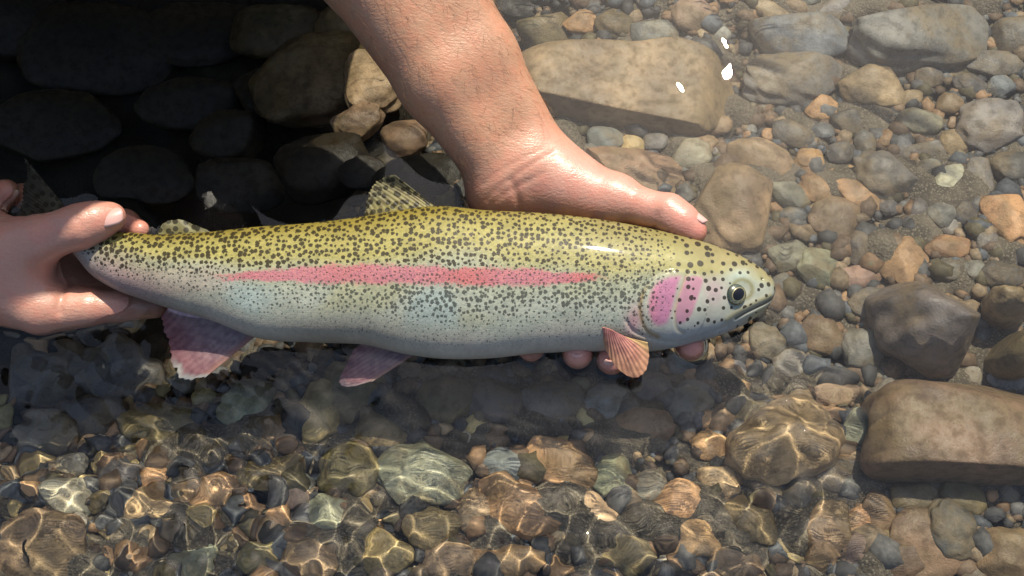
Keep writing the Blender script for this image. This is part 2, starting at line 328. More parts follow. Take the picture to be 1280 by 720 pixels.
# gravel between the stones: too many to count
def gravel():
    bm = bmesh.new(); bmesh.ops.create_icosphere(bm, subdivisions=1, radius=1)
    v = np.array([p.co[:] for p in bm.verts]); f = np.array([[q.index for q in p.verts] for p in bm.faces]); bm.free()
    N = 18000; x = rng.uniform(-.5, .5, N); y = rng.uniform(-.32, .45, N); ok = bed_z(x, y) > -.19; x, y = x[ok], y[ok]; N = len(x); r = rng.gamma(3, .0012, N)+.0012
    z = bed_z(x, y)+r*.3; al = rng.uniform(0, 6.3, N); s = np.stack([r, r*rng.uniform(.6, 1, N), r*rng.uniform(.45, .8, N)], -1)
    p = v[None]*s[:, None]*(1+.12*rng.normal(size=(N, len(v), 1)))
    c, sn = np.cos(al)[:, None], np.sin(al)[:, None]
    p = np.stack([p[..., 0]*c-p[..., 1]*sn, p[..., 0]*sn+p[..., 1]*c, p[..., 2]], -1)+np.stack([x, y, z], -1)[:, None]
    F = (f[None]+(np.arange(N)*len(v))[:, None, None]).reshape(-1, 3)
    cols = np.array([PAL[k] for k in ('tan', 'grey', 'dgrey', 'brown', 'orange', 'olive', 'blue', 'dgrey', 'brown')])
    cc = cols[rng.integers(0, len(cols), N)]*rng.uniform(.6, 1.15, (N, 1)); cc = cc*(1-.85*sstep(-.17, -.27, z))[:, None]  # gravel darkens with depth, painting in the shade and murk of the pool
    t = NT('gravel'); a = t.attr('gcol', 0); v_ = t.n('NewGeometry').outputs['Position']
    a = t.mix(t.ramp(t.noise(300, v_), .35, .7), t.mix(1, a, (.6, .6, .6), 'MULTIPLY'), a)
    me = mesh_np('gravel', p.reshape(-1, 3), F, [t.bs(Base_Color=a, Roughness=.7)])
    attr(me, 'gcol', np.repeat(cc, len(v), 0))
    tag(link('gravel', me), 'fine mixed gravel filling the gaps of the stream bed', 'gravel', kind='stuff')
gravel()


# ------------------------------------------------------------------ the trout
ROLL = R(12); FN = Vector((0, -math.sin(ROLL), math.cos(ROLL))); FZ0 = .012
def F(px, py, lift=0.0):                                       # point of the fish's middle plane, lifted along its normal
    d = ray(px, py); o = Vector((0, 0, FZ0)) + FN*lift
    return CAM + d*((o-CAM).dot(FN)/d.dot(FN))
def interp(ts, pts, t):                                        # monotone-free cubic (Catmull-Rom) through points
    ts = np.asarray(ts, float); pts = np.asarray(pts, float); pts = pts.reshape(len(ts), -1)
    m = np.gradient(pts, ts, axis=0); i = np.clip(np.searchsorted(ts, t)-1, 0, len(ts)-2)
    h = (ts[i+1]-ts[i])[:, None]; u = ((t-ts[i])[:, None])/h
    return (2*u**3-3*u**2+1)*pts[i]+(u**3-2*u**2+u)*h*m[i]+(-2*u**3+3*u**2)*pts[i+1]+(u**3-u**2)*h*m[i+1]
SEC = [((86, 266), (66, 290), .006), ((108, 279), (84, 306), .010), ((130, 287), (99, 325), .0125), ((146, 290), (113, 342), .014), ((170, 292), (140, 360), .016),
       ((200, 294), (180, 375), .018), ((232, 293), (220, 388), .0195), ((264, 291), (262, 400), .021), ((320, 285), (320, 422), .0235), ((390, 280), (395, 428), .025),
       ((455, 272), (457, 431), .0265), ((500, 264), (505, 442), .0275), ((547, 259), (550, 448), .0285), ((603, 264), (605, 448), .029), ((678, 268), (678, 441), .029),
       ((757, 277), (757, 439), .0285), ((815, 288), (813, 439), .0275), ((873, 302), (873, 427), .0245), ((905, 313), (905, 417), .0215), ((924, 321), (926, 408), .019),
       ((945, 333), (944, 397), .0155), ((958, 343.5), (956, 387), .0115), ((965, 351), (963.5, 378), .0075), ((968.3, 358), (967.8, 369), .0025)]
TROUT = bpy.data.objects.new('rainbow_trout', None); COL.objects.link(TROUT)
TROUT.location = F(540, 360); bpy.context.view_layer.update(); TI = TROUT.matrix_world.inverted()
tag(TROUT, 'speckled trout with a pink side stripe held in two hands over the water', 'fish')
def loc(v): return np.asarray(v, np.float32)-np.array(TROUT.location, np.float32)
def seg_dist(px, py, pts):                                     # distance to a polyline (pixels) and the parameter along it
    best = np.full(px.shape, 1e9); par = np.zeros(px.shape); n = len(pts)-1
    for i in range(n):
        (x0, y0), (x1, y1) = pts[i], pts[i+1]; dx, dy = x1-x0, y1-y0
        u = np.clip(((px-x0)*dx+(py-y0)*dy)/(dx*dx+dy*dy), 0, 1); d = np.hypot(px-x0-u*dx, py-y0-u*dy)
        c = d < best; best = np.where(c, d, best); par = np.where(c, (i+u)/n, par)
    return best, par
def inside(px, py, poly):
    r = np.zeros(px.shape, bool); n = len(poly)
    for i in range(n):
        (x0, y0), (x1, y1) = poly[i], poly[(i+1) % n]
        c = ((y0 > py) != (y1 > py)) & (px < (x1-x0)*(py-y0)/((y1-y0) if y1 != y0 else 1e-9)+x0); r ^= c
    return r
def smooth_curve(pts, n=40):
    t = np.linspace(0, 1, len(pts)); return [tuple(p) for p in interp(t, pts, np.linspace(0, 1, n))]
def nz(px, py, s, seed):                                       # smooth random field
    r = np.random.default_rng(seed); z = 0*px
    for _ in range(12):
        k = r.normal(size=2)/s; z += np.sin(k[0]*px+k[1]*py+r.uniform(0, 6.28))
    return z/math.sqrt(12)
def trout_body():
    ts = np.linspace(0, 1, len(SEC)); cx = np.array([(s[0][0]+s[1][0])/2 for s in SEC])
    arc = np.concatenate([[0], np.cumsum(np.hypot(np.diff(cx), np.diff([(s[0][1]+s[1][1])/2 for s in SEC])))]); arc /= arc[-1]
    NU, NV = 820, 260; u = 1-(1-np.linspace(0, 1, NU))**1.12
    T = interp(arc, [s[0] for s in SEC], u); B = interp(arc, [s[1] for s in SEC], u); H = interp(arc, [s[2] for s in SEC], u)[:, 0].clip(.0012)
    ph = np.linspace(0, 2*math.pi, NV, endpoint=False); c = np.cos(ph); s = np.sin(ph)
    lat = np.sign(s)*np.abs(s)**.88
    px = ((T[:, :1]+B[:, :1])/2+(T[:, :1]-B[:, :1])/2*c); py = ((T[:, 1:]+B[:, 1:])/2+(T[:, 1:]-B[:, 1:])/2*c)
    # relief on both flanks, in metres: gill cover, gill slit, cheek, mouth, eye socket
    rel = 0*px
    d, p = seg_dist(px, py, GILL); inn = inside(px, py, OPER)
    rel += np.where(inn, .0010*(1-np.exp(-d/5)), -.0006*np.exp(-d/6))
    d2, p2 = seg_dist(px, py, PREOP); rel -= .0005*np.exp(-(d2/2.2)**2)
    d3, p3 = seg_dist(px, py, MOUTH); rel -= .0016*np.exp(-(d3/1.9)**2)
    d4, _ = seg_dist(px, py, MAXIL); rel += .0007*np.exp(-(d4/4)**2)
    de = np.hypot((px-920)/1.1, py-368); rel -= .0016*np.exp(-(de/11)**2); rel += .0002*np.exp(-((de-17)/6)**2)*sstep(380, 345, py)
    d5, _ = seg_dist(px, py, BRANCH); rel -= .0011*np.exp(-(d5/2.0)**2)
    rel -= .0011*np.exp(-(np.hypot(px-946, py-354)/2.4)**2)    # nostril
    rel += .00035*nz(px, py, 28, 3)*sstep(300, 500, px)*sstep(400, 445, py)
    w = np.abs(s)**.5; L = lat*H[:, None]+np.sign(s)*rel*w
    d_ = np.stack([(px-640)/FPX, (360-py)/FPX], -1)
    dirs = np.array(AX)+d_[..., :1]*np.array(RT)+d_[..., 1:]*np.array(UPV)
    o = np.array((0, 0, FZ0)); fn = np.array(FN)
    k = ((o-np.array(CAM))@fn)/(dirs@fn); pos = np.array(CAM)+dirs*k[..., None]+L[..., None]*fn
    v = loc(pos.reshape(-1, 3)); f = grid_faces(NU, NV, True)
    caps = [np.array([[i, (i+1) % NV, (i+2) % NV, (i+3) % NV]]) for i in ()]
    e0 = len(v); v = np.concatenate([v, v[:NV].mean(0, keepdims=True), v[-NV:].mean(0, keepdims=True)])
    i = np.arange(NV); j = (i+1) % NV
    f = np.concatenate([f, np.stack([i, np.full(NV, e0), np.full(NV, e0), j], -1)[:0]])
    me_f = f.tolist()+[[e0, b_, a_] for a_, b_ in zip(i, j)]+[[e0+1, (NU-1)*NV+a_, (NU-1)*NV+b_] for a_, b_ in zip(i, j)]
    me = bpy.data.meshes.new('trout_body'); me.from_pydata(v.tolist(), [], [list(reversed(q)) for q in me_f]); me.polygons.foreach_set('use_smooth', [True]*len(me.polygons))
    # colours of the skin
    t = np.broadcast_to((c+1)/2, px.shape)                      # 0 belly .. 1 back
    C = lambda *a: np.array(a, np.float64)
    back, mid, silver, lower, belly = C(.30, .245, .075), C(.47, .43, .17), C(.50, .53, .40), C(.55, .59, .50), C(.82, .76, .64)
    tn = t+.035*nz(px, py, 30, 5)
    def lay(col, new, m): return col*(1-m[..., None])+new*m[..., None]
    col = np.zeros(px.shape+(3,))+belly
    col = lay(col, lower, sstep(.03, .2, tn)); col = lay(col, silver, sstep(.30, .52, tn)); col = lay(col, mid, sstep(.50, .68, tn)); col = lay(col, back, sstep(.74, .98, tn))
    fore = sstep(560, 800, px)
    col = lay(col, C(.52, .50, .26), sstep(.15, .9, nz(px, py, 34, 21))*sstep(.16, .3, tn)*sstep(.56, .4, tn)*.45); col = lay(col, C(.44, .57, .58), sstep(.2, 1., nz(px, py, 40, 22))*sstep(.1, .25, tn)*sstep(.5, .35, tn)*.5)
    col = lay(col, col*.6+C(.46, .45, .28)*.4, fore*sstep(.4, .7, tn)*.8)
    col = lay(col, C(.40, .35, .20), sstep(820, 900, px)*sstep(.6, .8, t)*.8)
    col = lay(col, C(.36, .34, .26), sstep(330, 200, px)*sstep(.45, .15, tn)*.7); col = lay(col, C(.40, .38, .24), sstep(300, 150, px)*sstep(.2, .5, tn)*sstep(.8, .55, tn)*.75)
    col = lay(col, C(.46, .38, .27), gauss(px, py, 420, 425, 70, 16)*.6)
    # the stripe
    cyl = 355+3*np.sin(px/90.)+.012*(px-500)*(px < 500)*-0.3
    wst = (5+6.5*sstep(290, 420, px))*(1-.62*sstep(640, 750, px)); edge = nz(px, py, 9, 8)*1.1+nz(px, py, 3, 9)*.5
    m = sstep(1.45, .40, np.abs(py-cyl+edge)/wst)*sstep(255, 330, px)*sstep(770, 715, px)
    pk = C(.66, .17, .19)*(.5+.5*sstep(-1, 1.2, nz(px, py, 26, 10)))[..., None]+C(.66, .30, .38)*(.5-.5*sstep(-1, 1.2, nz(px, py, 26, 10)))[..., None]
    col = lay(col, C(.66, .42, .42), gauss(px, py, 160, 352, 40, 13, 25)*.6)
    col = lay(col, C(.60, .42, .36), sstep(1.6, .6, np.abs(py-cyl)/14)*sstep(120, 200, px)*sstep(330, 260, px)*.3)
    # head
    hd = inside(px, py, OPER); dh, _ = seg_dist(px, py, OPER+[OPER[0]])
    head = sstep(790, 850, px)
    col = lay(col, C(.60, .62, .52), head*sstep(345, 372, py)*.85); col = lay(col, C(.66, .68, .66), head*sstep(392, 420, py)*.8)
    ck = inside(px, py, CHEEK1); dk, _ = seg_dist(px, py, CHEEK1+[CHEEK1[0]]); 
    pk1 = C(.66, .30, .46)*(1-.5*sstep(822, 806, px))[..., None]+C(.70, .26, .34)*(.5*sstep(822, 806, px))[..., None]
    col = lay(col, pk1, np.where(ck, sstep(0, 8, dk), 0)*.9)
    ck = inside(px, py, CHEEK2); dk, _ = seg_dist(px, py, CHEEK2+[CHEEK2[0]]); col = lay(col, C(.66, .33, .44), np.where(ck, sstep(0, 5, dk), 0)*.8)
    col = lay(col, C(.66, .45, .50), gauss(px, py, 884, 372, 9, 12)*.55)
    col = lay(col, C(.68, .40, .44), gauss(px, py, 787, 408, 7, 12, 10)*.8)
    dg, pg = seg_dist(px, py, GILL); col = lay(col, C(.42, .27, .10), np.exp(-(dg/2.2)**2)*sstep(.22, .40, pg)*.7)
    dp, pp = seg_dist(px, py, PREOP); col = lay(col, C(.62, .50, .28), np.exp(-(dp/1.5)**2)*.45)
    col = lay(col, C(.50, .46, .28), np.exp(-(d4/3.5)**2)*.7); col = lay(col, C(.10, .08, .05), np.exp(-(d3/1.3)**2)*.85)
    col = lay(col, C(.62, .56, .30), sstep(915, 945, px)*sstep(5, 2, np.abs(py-(388+(958-px)*.55-2)))*.6)
    col = lay(col, C(.58, .66, .58), gauss(px, py, 916, 352, 14, 7, -10)*.85)  # pale highlight above the eye, painted into the skin
    col = lay(col, C(.30, .28, .12), np.exp(-((de-11.5)/2.6)**2)*.7)
    col = lay(col, C(.06, .05, .03), np.exp(-(np.hypot(px-946, py-354)/1.8)**2))
    col = col*(1+.05*nz(px, py, 9, 12)+.04*nz(px, py, 3, 13))[..., None]
    g_ = col.mean(-1, keepdims=True); col = (g_+(col-g_)*1.25)*.49
    # spots: radius of the two spot layers, in cells
    sa = .36*sstep(.52, .60, t)*(1-.15*fore)+.20*sstep(.40, .50, t)*sstep(.60, .5, t)
    sa = sa*(1+.12*sstep(420, 150, px)); sa = sa*(1-.55*m)
    tailm = sstep(230, 150, px); sa = np.maximum(sa, tailm*.36*sstep(.1, .4, t)); sa = np.maximum(sa, .30*sstep(360, 230, px)*sstep(.34, .5, t)*(1-m))
    sb = (.26*sstep(.12, .34, t)+.13)*sstep(.62, .5, t)*sstep(.02, .1, t); sb *= (1-.45*m)*(1-head)*(1-tailm*.3)
    sb *= .6+.4*sstep(330, 520, px)
    hz = sstep(800, 850, px); sa = sa*(1-hz); sh = .27*hz*sstep(426, 400, py)*(1-np.exp(-(de/15)**4))*np.where(d3 < 5, 0, 1)*(.75+.25*sstep(400, 340, py))
    sh *= 1-.45*np.where(inside(px, py, CHEEK1), 1, 0)
    pad = lambda a: np.concatenate([a.reshape(-1), np.zeros(2)])
    me_attr = dict(sa=pad(sa), sb=pad(sb), sh=pad(sh), scl=pad((1-hz)*np.abs(s)), bel=pad(sstep(.35, .05, t)))
    g_ = pk.mean(-1, keepdims=True); attr(me, 'pinkc', np.concatenate([((g_+(pk-g_)*1.2)*.49).reshape(-1, 3), pk[0, :1], pk[-1, :1]]).clip(0, 1)); me_attr['stripe'] = pad(m)
    for k_, a_ in me_attr.items(): attr(me, k_, a_)
    attr(me, 'skin', np.concatenate([col.reshape(-1, 3), col[0, :1], col[-1, :1]]).clip(0, 1))
    side = np.broadcast_to(np.where(s >= 0, 0., 3.), px.shape)
    fc = np.stack([px/2000., py/2000., side], -1).reshape(-1, 3); attr(me, 'fc', np.concatenate([fc, fc[:1], fc[-1:]]))
    n = NT('trout_skin'); fcv = n.attr('fc', 1); base = n.attr('skin', 0)
    wob = n.n('VectorMath', {0: n.noise(800, fcv, 2, .6, out=1), 1: (.5, .5, .5)}, operation='SUBTRACT')
    wv = n.n('VectorMath', {0: wob.outputs[0], 'Scale': .0021}, operation='SCALE'); wv = n.n('VectorMath', {0: fcv, 1: wv.outputs[0]}, operation='ADD').outputs[0]
    def spots(scale, at, rand, soft, vec=wv, keep=.0, strv=None):
        v_ = n.vor(scale, vec, rand, dim='2D'); rr = n.attr(at)
        cr = n.n('SeparateColor', {0: v_.outputs['Color']}); rr = n.math('MULTIPLY', rr, n.math('ADD', n.math('MULTIPLY', cr.outputs[0], .75), .58))
        x = n.math('SUBTRACT', rr, v_.outputs['Distance']); x = n.ramp(x, -soft, soft)
        if keep: x = n.math('MULTIPLY', x, n.math('GREATER_THAN', cr.outputs[1], keep))
        return x
    A = spots(300, 'sa', .82, .05); Bs = spots(370, 'sb', .85, .07, keep=.12); Hs = spots(175, 'sh', .9, .03, vec=fcv, keep=.1)
    sc_ = n.vor(900, fcv, .75, dim='2D'); scale_h = sc_.outputs['Distance']
    sheen = n.math('MULTIPLY', n.ramp(scale_h, .55, .2), n.attr('scl'))
    cell = n.n('SeparateColor', {0: sc_.outputs['Color']}).outputs[0]; base = n.mix(n.math('MULTIPLY', n.attr('scl'), .55), base, n.mix(1, base, n.mix(cell, (.62, .64, .68), (1.36, 1.30, 1.22)), 'MULTIPLY'))   # each scale its own shade
    st = n.math('MULTIPLY', n.ramp(n.math('ADD', n.attr('stripe'), n.math('MULTIPLY', n.math('SUBTRACT', cell, .5), .5)), .12, .92), .86)
    base = n.mix(st, base, n.mix(1, n.attr('pinkc', 0), n.mix(n.n('SeparateColor', {0: sc_.outputs['Color']}).outputs[1], (.82, .78, .95), (1.18, 1.22, 1.08)), 'MULTIPLY'))
    c_ = n.mix(n.math('MULTIPLY', sheen, .06), base, (.62, .6, .5))
    c_ = n.mix(n.math('MULTIPLY', A, .93), c_, (.018, .013, .006)); c_ = n.mix(n.math('MULTIPLY', Bs, .82), c_, (.030, .033, .028)); c_ = n.mix(n.math('MULTIPLY', Hs, .92), c_, (.018, .014, .010))
    nb = n.bump(n.math('MULTIPLY', scale_h, n.attr('scl')), .22, .0006); nb = n.bump(n.noise(260, fcv, 3), .12, .001, nb)
    m_ = n.bs(Base_Color=c_, Roughness=n.ramp(n.noise(300, fcv), .3, .7, .40, .55), Normal=nb)
    n.set(n.b, 'Coat Weight', .20); n.set(n.b, 'Coat Roughness', .07); n.set(n.b, 'Specular IOR Level', .16)
    me.materials.append(m_)
    return link('body', me, TROUT)
OPER = smooth_curve([(829, 347), (812, 356), (799, 372), (794, 390), (797, 408), (806, 421), (822, 427), (845, 428), (866, 420), (876, 395), (872, 365), (858, 350), (829, 347)], 60)
GILL = smooth_curve([(829, 347), (812, 356), (799, 372), (794, 390), (797, 408), (806, 420), (818, 425)], 40)
PREOP = smooth_curve([(852, 350), (845, 366), (838, 385), (836, 402), (840, 416), (850, 421)], 30)
MOUTH = smooth_curve([(966, 373), (954, 381), (940, 388), (926, 395), (914, 402)], 30)
MAXIL = smooth_curve([(958, 373), (942, 381), (926, 389), (912, 397), (902, 404)], 30)
BRANCH = smooth_curve([(778, 408), (786, 418), (800, 424), (822, 429), (850, 430), (880, 420), (905, 411)], 40)
CHEEK1 = smooth_curve([(830, 352), (812, 360), (802, 376), (800, 394), (805, 410), (816, 417), (830, 412), (836, 395), (842, 368), (846, 353), (830, 352)], 50)
CHEEK2 = smooth_curve([(846, 353), (838, 378), (834, 398), (840, 413), (856, 406), (866, 380), (871, 355), (846, 353)], 40)
body = trout_body()

def lens_mesh(r, h, mats, bands=None, seg=40, rings=18, depth=.5):
    v = [(0, 0, h)]; f = []; mi = []
    for i in range(1, rings+1):
        t = i/rings*math.pi*.62
        for j in range(seg): a = 2*math.pi*j/seg; v.append((r*math.sin(t)*math.cos(a), r*math.sin(t)*math.sin(a), h*math.cos(t)))
    for j in range(seg): f.append((0, 1+j, 1+(j+1) % seg))
    for i in range(rings-1):
        for j in range(seg): a = 1+i*seg+j; b = 1+i*seg+(j+1) % seg; f.append((a, a+seg, b+seg, b))
    me = bpy.data.meshes.new('lens'); me.from_pydata(v, [], f); me.polygons.foreach_set('use_smooth', [True]*len(f))
    for m in mats: me.materials.append(m)
    return me
def simple(name, col, rough=.4, **k):
    n = NT(name); n.bs(Base_Color=col, Roughness=rough)
    for a, v in k.items(): n.set(n.b, a.replace('_', ' '), v)
    return n.m
def eye():
    n = NT('trout_iris'); tc = n.n('TexCoord').outputs['Object']
    ln = n.n('VectorMath', {0: tc}, operation='LENGTH').outputs['Value']; sx = n.n('SeparateXYZ', {0: tc})
    c = n.mix(n.ramp(n.noise(900, tc, 3), .35, .65), (.07, .07, .035), (.20, .20, .12)); c = n.mix(n.ramp(sx.outputs[1], -.002, .003), c, (.05, .06, .035))
    im = n.bs(Base_Color=c, Roughness=.18, Metallic=.35); n.set(n.b, 'Coat Weight', 1.0); n.set(n.b, 'Coat Roughness', .03)
    r_, h_ = .0066, .0030
    def cap(rx, ry, lift, mats, cx=0., cy_=0.):                # a patch of the eyeball's dome
        v = [(cx, cy_, h_*math.sqrt(1-(cx*cx+cy_*cy_)/r_**2)+lift)]; fs = []
        for i in range(1, 15):
            for j in range(44):
                a = 2*math.pi*j/44; x = cx+rx*i/14*math.cos(a); y = cy_+ry*i/14*math.sin(a); k = max(0., 1-(x*x+y*y)/r_**2); v.append((x, y, h_*math.sqrt(k)+lift-(.0004 if i == 14 else 0)))
        for j in range(44): fs.append((0, 1+j, 1+(j+1) % 44))
        for i in range(13):
            for j in range(44): a = 1+i*44+j; b = 1+i*44+(j+1) % 44; fs.append((a, a+44, b+44, b))
        me = bpy.data.meshes.new('eye'); me.from_pydata(v, [], fs); me.polygons.foreach_set('use_smooth', [True]*len(fs))
        for m in mats: me.materials.append(m)
        return me
    e = link('eye', cap(r_, r_, 0, [im]), TROUT)
    q = F(920, 368, .0196); e.location = q-TROUT.location
    e.rotation_euler = (FN+Vector((.22, 0, 0))).normalized().to_track_quat('Z', 'Y').to_euler()
    link('pupil_rim', cap(.0050, .0040, .00010, [simple('pupil_rim', (.26, .23, .12), .25, Metallic=.3)], .0002, -.0006), e)
    link('pupil', cap(.0045, .0034, .00020, [simple('pupil', (.004, .004, .004), .05)], .0002, -.0006), e)
eye()

def fin_material(name, c1, c2, spot=0.0, alpha=.92, spotscale=230, rays=.3, edge=None, pale=0.0):
    n = NT(name); fcv = n.attr('fc', 1); w = n.attr('w'); t = n.attr('t'); rp = n.attr('ray')
    c = n.mix(n.ramp(w, 0, 1), c1, c2); c = n.mix(n.math('MULTIPLY', n.ramp(n.noise(190, fcv, 4), .4, .62), .7), c, n.mix(1, c, (.62, .55, .62), 'MULTIPLY'))
    c = n.mix(n.math('MULTIPLY', rp, rays), c, n.mix(1, c, (.45, .36, .36), 'MULTIPLY'))
    if edge: c = n.mix(n.ramp(t, .86, 1.0), c, edge)
    if pale: c = n.mix(n.math('MULTIPLY', n.math('MULTIPLY', n.ramp(w, .86, .97), n.ramp(t, .42, .6)), pale), c, (.85, .83, .8))
    if spot:
        v = n.vor(spotscale, fcv, .85, dim='2D'); x = n.ramp(n.math('SUBTRACT', spot, v.outputs['Distance']), -.04, .04); c = n.mix(n.math('MULTIPLY', x, .92), c, (.03, .026, .012))
    nb = n.bump(rp, .25, .0005)
    n.bs(Base_Color=c, Roughness=.45, Normal=nb); n.set(n.b, 'Specular IOR Level', .3)
    tl = n.n('BsdfTranslucent', {'Color': c}); mx = n.n('MixShader', {0: .30}); n.t.links.new(n.b.outputs[0], mx.inputs[1]); n.t.links.new(tl.outputs[0], mx.inputs[2])
    tr = n.n('BsdfTransparent'); m2 = n.n('MixShader', {0: n.ramp(w, .2, 1, min(1, alpha+.08), alpha-.1)}); n.t.links.new(tr.outputs[0], m2.inputs[1]); n.t.links.new(mx.outputs[0], m2.inputs[2])
    n.t.links.new(m2.outputs[0], n.out.inputs[0]); return n.m
def fin(name, base, outer, lb, lo, mat, nr=14, wavy=.0012, seed=1, ragged=2.0, label=None, spots=()):
    nt_, nw = 150, 60; t = np.linspace(0, 1, nt_); w = np.linspace(0, 1, nw); r = np.random.default_rng(seed)
    Bc = interp(np.linspace(0, 1, len(base)), base, t); Oc = interp(np.linspace(0, 1, len(outer)), outer, t)
    rag = ragged*(np.sin(t*nr*2*math.pi)*.5+nz(t*200, t*0, 9, seed)*.9)
    dirn = Oc-Bc; dirn /= np.linalg.norm(dirn, axis=1, keepdims=True)+1e-6; Oc = Oc+dirn*rag[:, None]
    pos = []; fc = []; Wt = []; Tt = []; Ry = []
    for i in range(nt_):
        for j in range(nw):
            ww = w[j]; p = Bc[i]*(1-ww)+Oc[i]*ww; tt = t[i]
            ry = .5+.5*math.cos(2*math.pi*(tt*nr+.12*math.sin(6*ww+tt*3)))
            l0 = np.interp(tt, np.linspace(0, 1, len(lb)), lb); l1 = np.interp(tt, np.linspace(0, 1, len(lo)), lo)
            lf = l0*(1-ww)+l1*ww+wavy*ww*math.sin(tt*9+seed+ww*3)+.00016*ry*ww**.5
            pos.append(F(p[0], p[1], lf)); fc.append((p[0]/2000, p[1]/2000, seed)); Wt.append(ww); Tt.append(tt); Ry.append(ry)
    v = loc(np.array([q[:] for q in pos])); me = mesh_np(name, v, grid_faces(nt_, nw), [mat])
    attr(me, 'fc', np.array(fc)); attr(me, 'w', Wt); attr(me, 't', Tt); attr(me, 'ray', Ry)
    o = link(name, me, TROUT); sm = o.modifiers.new('thickness', 'SOLIDIFY'); sm.thickness = .0005; sm.offset = 0
    if label: o['label'] = label
    return o
olive_fin = fin_material('dorsal_fin', (.27, .24, .08), (.27, .25, .13), .36, .84, 225, rays=.15)
fin('dorsal_fin', [(457, 276), (480, 270), (510, 264), (535, 262), (549, 262)], [(456, 268), (460, 246), (466, 233), (477, 224), (494, 219)], [0, 0, 0], [-.004, -.006, -.006, -.003, 0], olive_fin, 13, .0015, 2, 1.5, 'spotted olive dorsal fin')
fin('adipose_fin', [(198, 298), (220, 297), (245, 296), (264, 294)], [(198, 289), (205, 279), (224, 275), (246, 282), (264, 290)], [0, 0], [-.001, -.001], fin_material('adipose_fin', (.20, .18, .05), (.24, .23, .12), .38, .97, 220), 4, .0004, 3, .5)
fin('tail_fin', [(88, 266), (80, 272), (72, 282), (66, 291)], [(30, 196), (34, 220), (30, 240), (24, 262), (16, 285), (8, 312)], [0, 0], [-.012, -.014, -.012, -.008], fin_material('tail_fin', (.11, .105, .06), (.08, .08, .055), .33, .97, 200), 22, .002, 4, 1.5, 'dark spotted tail fin')
red_fin = fin_material('anal_fin', (.70, .56, .60), (.68, .32, .36), 0, .86, rays=.25, edge=(.70, .36, .30), pale=.9)
fin('anal_fin', [(212, 382), (250, 393), (290, 410), (320, 421)], [(205, 394), (211, 425), (219, 455), (231, 475), (258, 474)], [-.004, -.008, -.010], [-.018, -.021, -.018, -.010], red_fin, 13, .0015, 5, 2.2, 'red purple anal fin with a white tip')
pel = fin_material('pelvic_fin', (.78, .54, .54), (.72, .36, .40), 0, .86, rays=.25, edge=(.78, .44, .36), pale=.35)
fin('pelvic_fin', [(458, 424), (480, 430), (500, 438), (521, 443)], [(444, 438), (434, 460), (427, 478), (438, 485), (466, 479)], [-.006, -.009, -.010], [-.016, -.020, -.018, -.011], pel, 10, .0012, 6, 1.2, 'rosy translucent pelvic fin')
pec = fin_material('pectoral_fin', (.66, .29, .24), (.68, .38, .22), 0, .97, edge=(.66, .46, .2), rays=.2)
fin('pectoral_fin', [(753, 409), (762, 411), (772, 416), (784, 422)], [(753, 412), (758, 438), (771, 460), (789, 472), (804, 468), (811, 450), (810, 428)], [.0225, .0235, .0215], [.017, .014, .012, .015, .019], pec, 14, .0008, 7, .6, 'orange pink fan shaped pectoral fin')

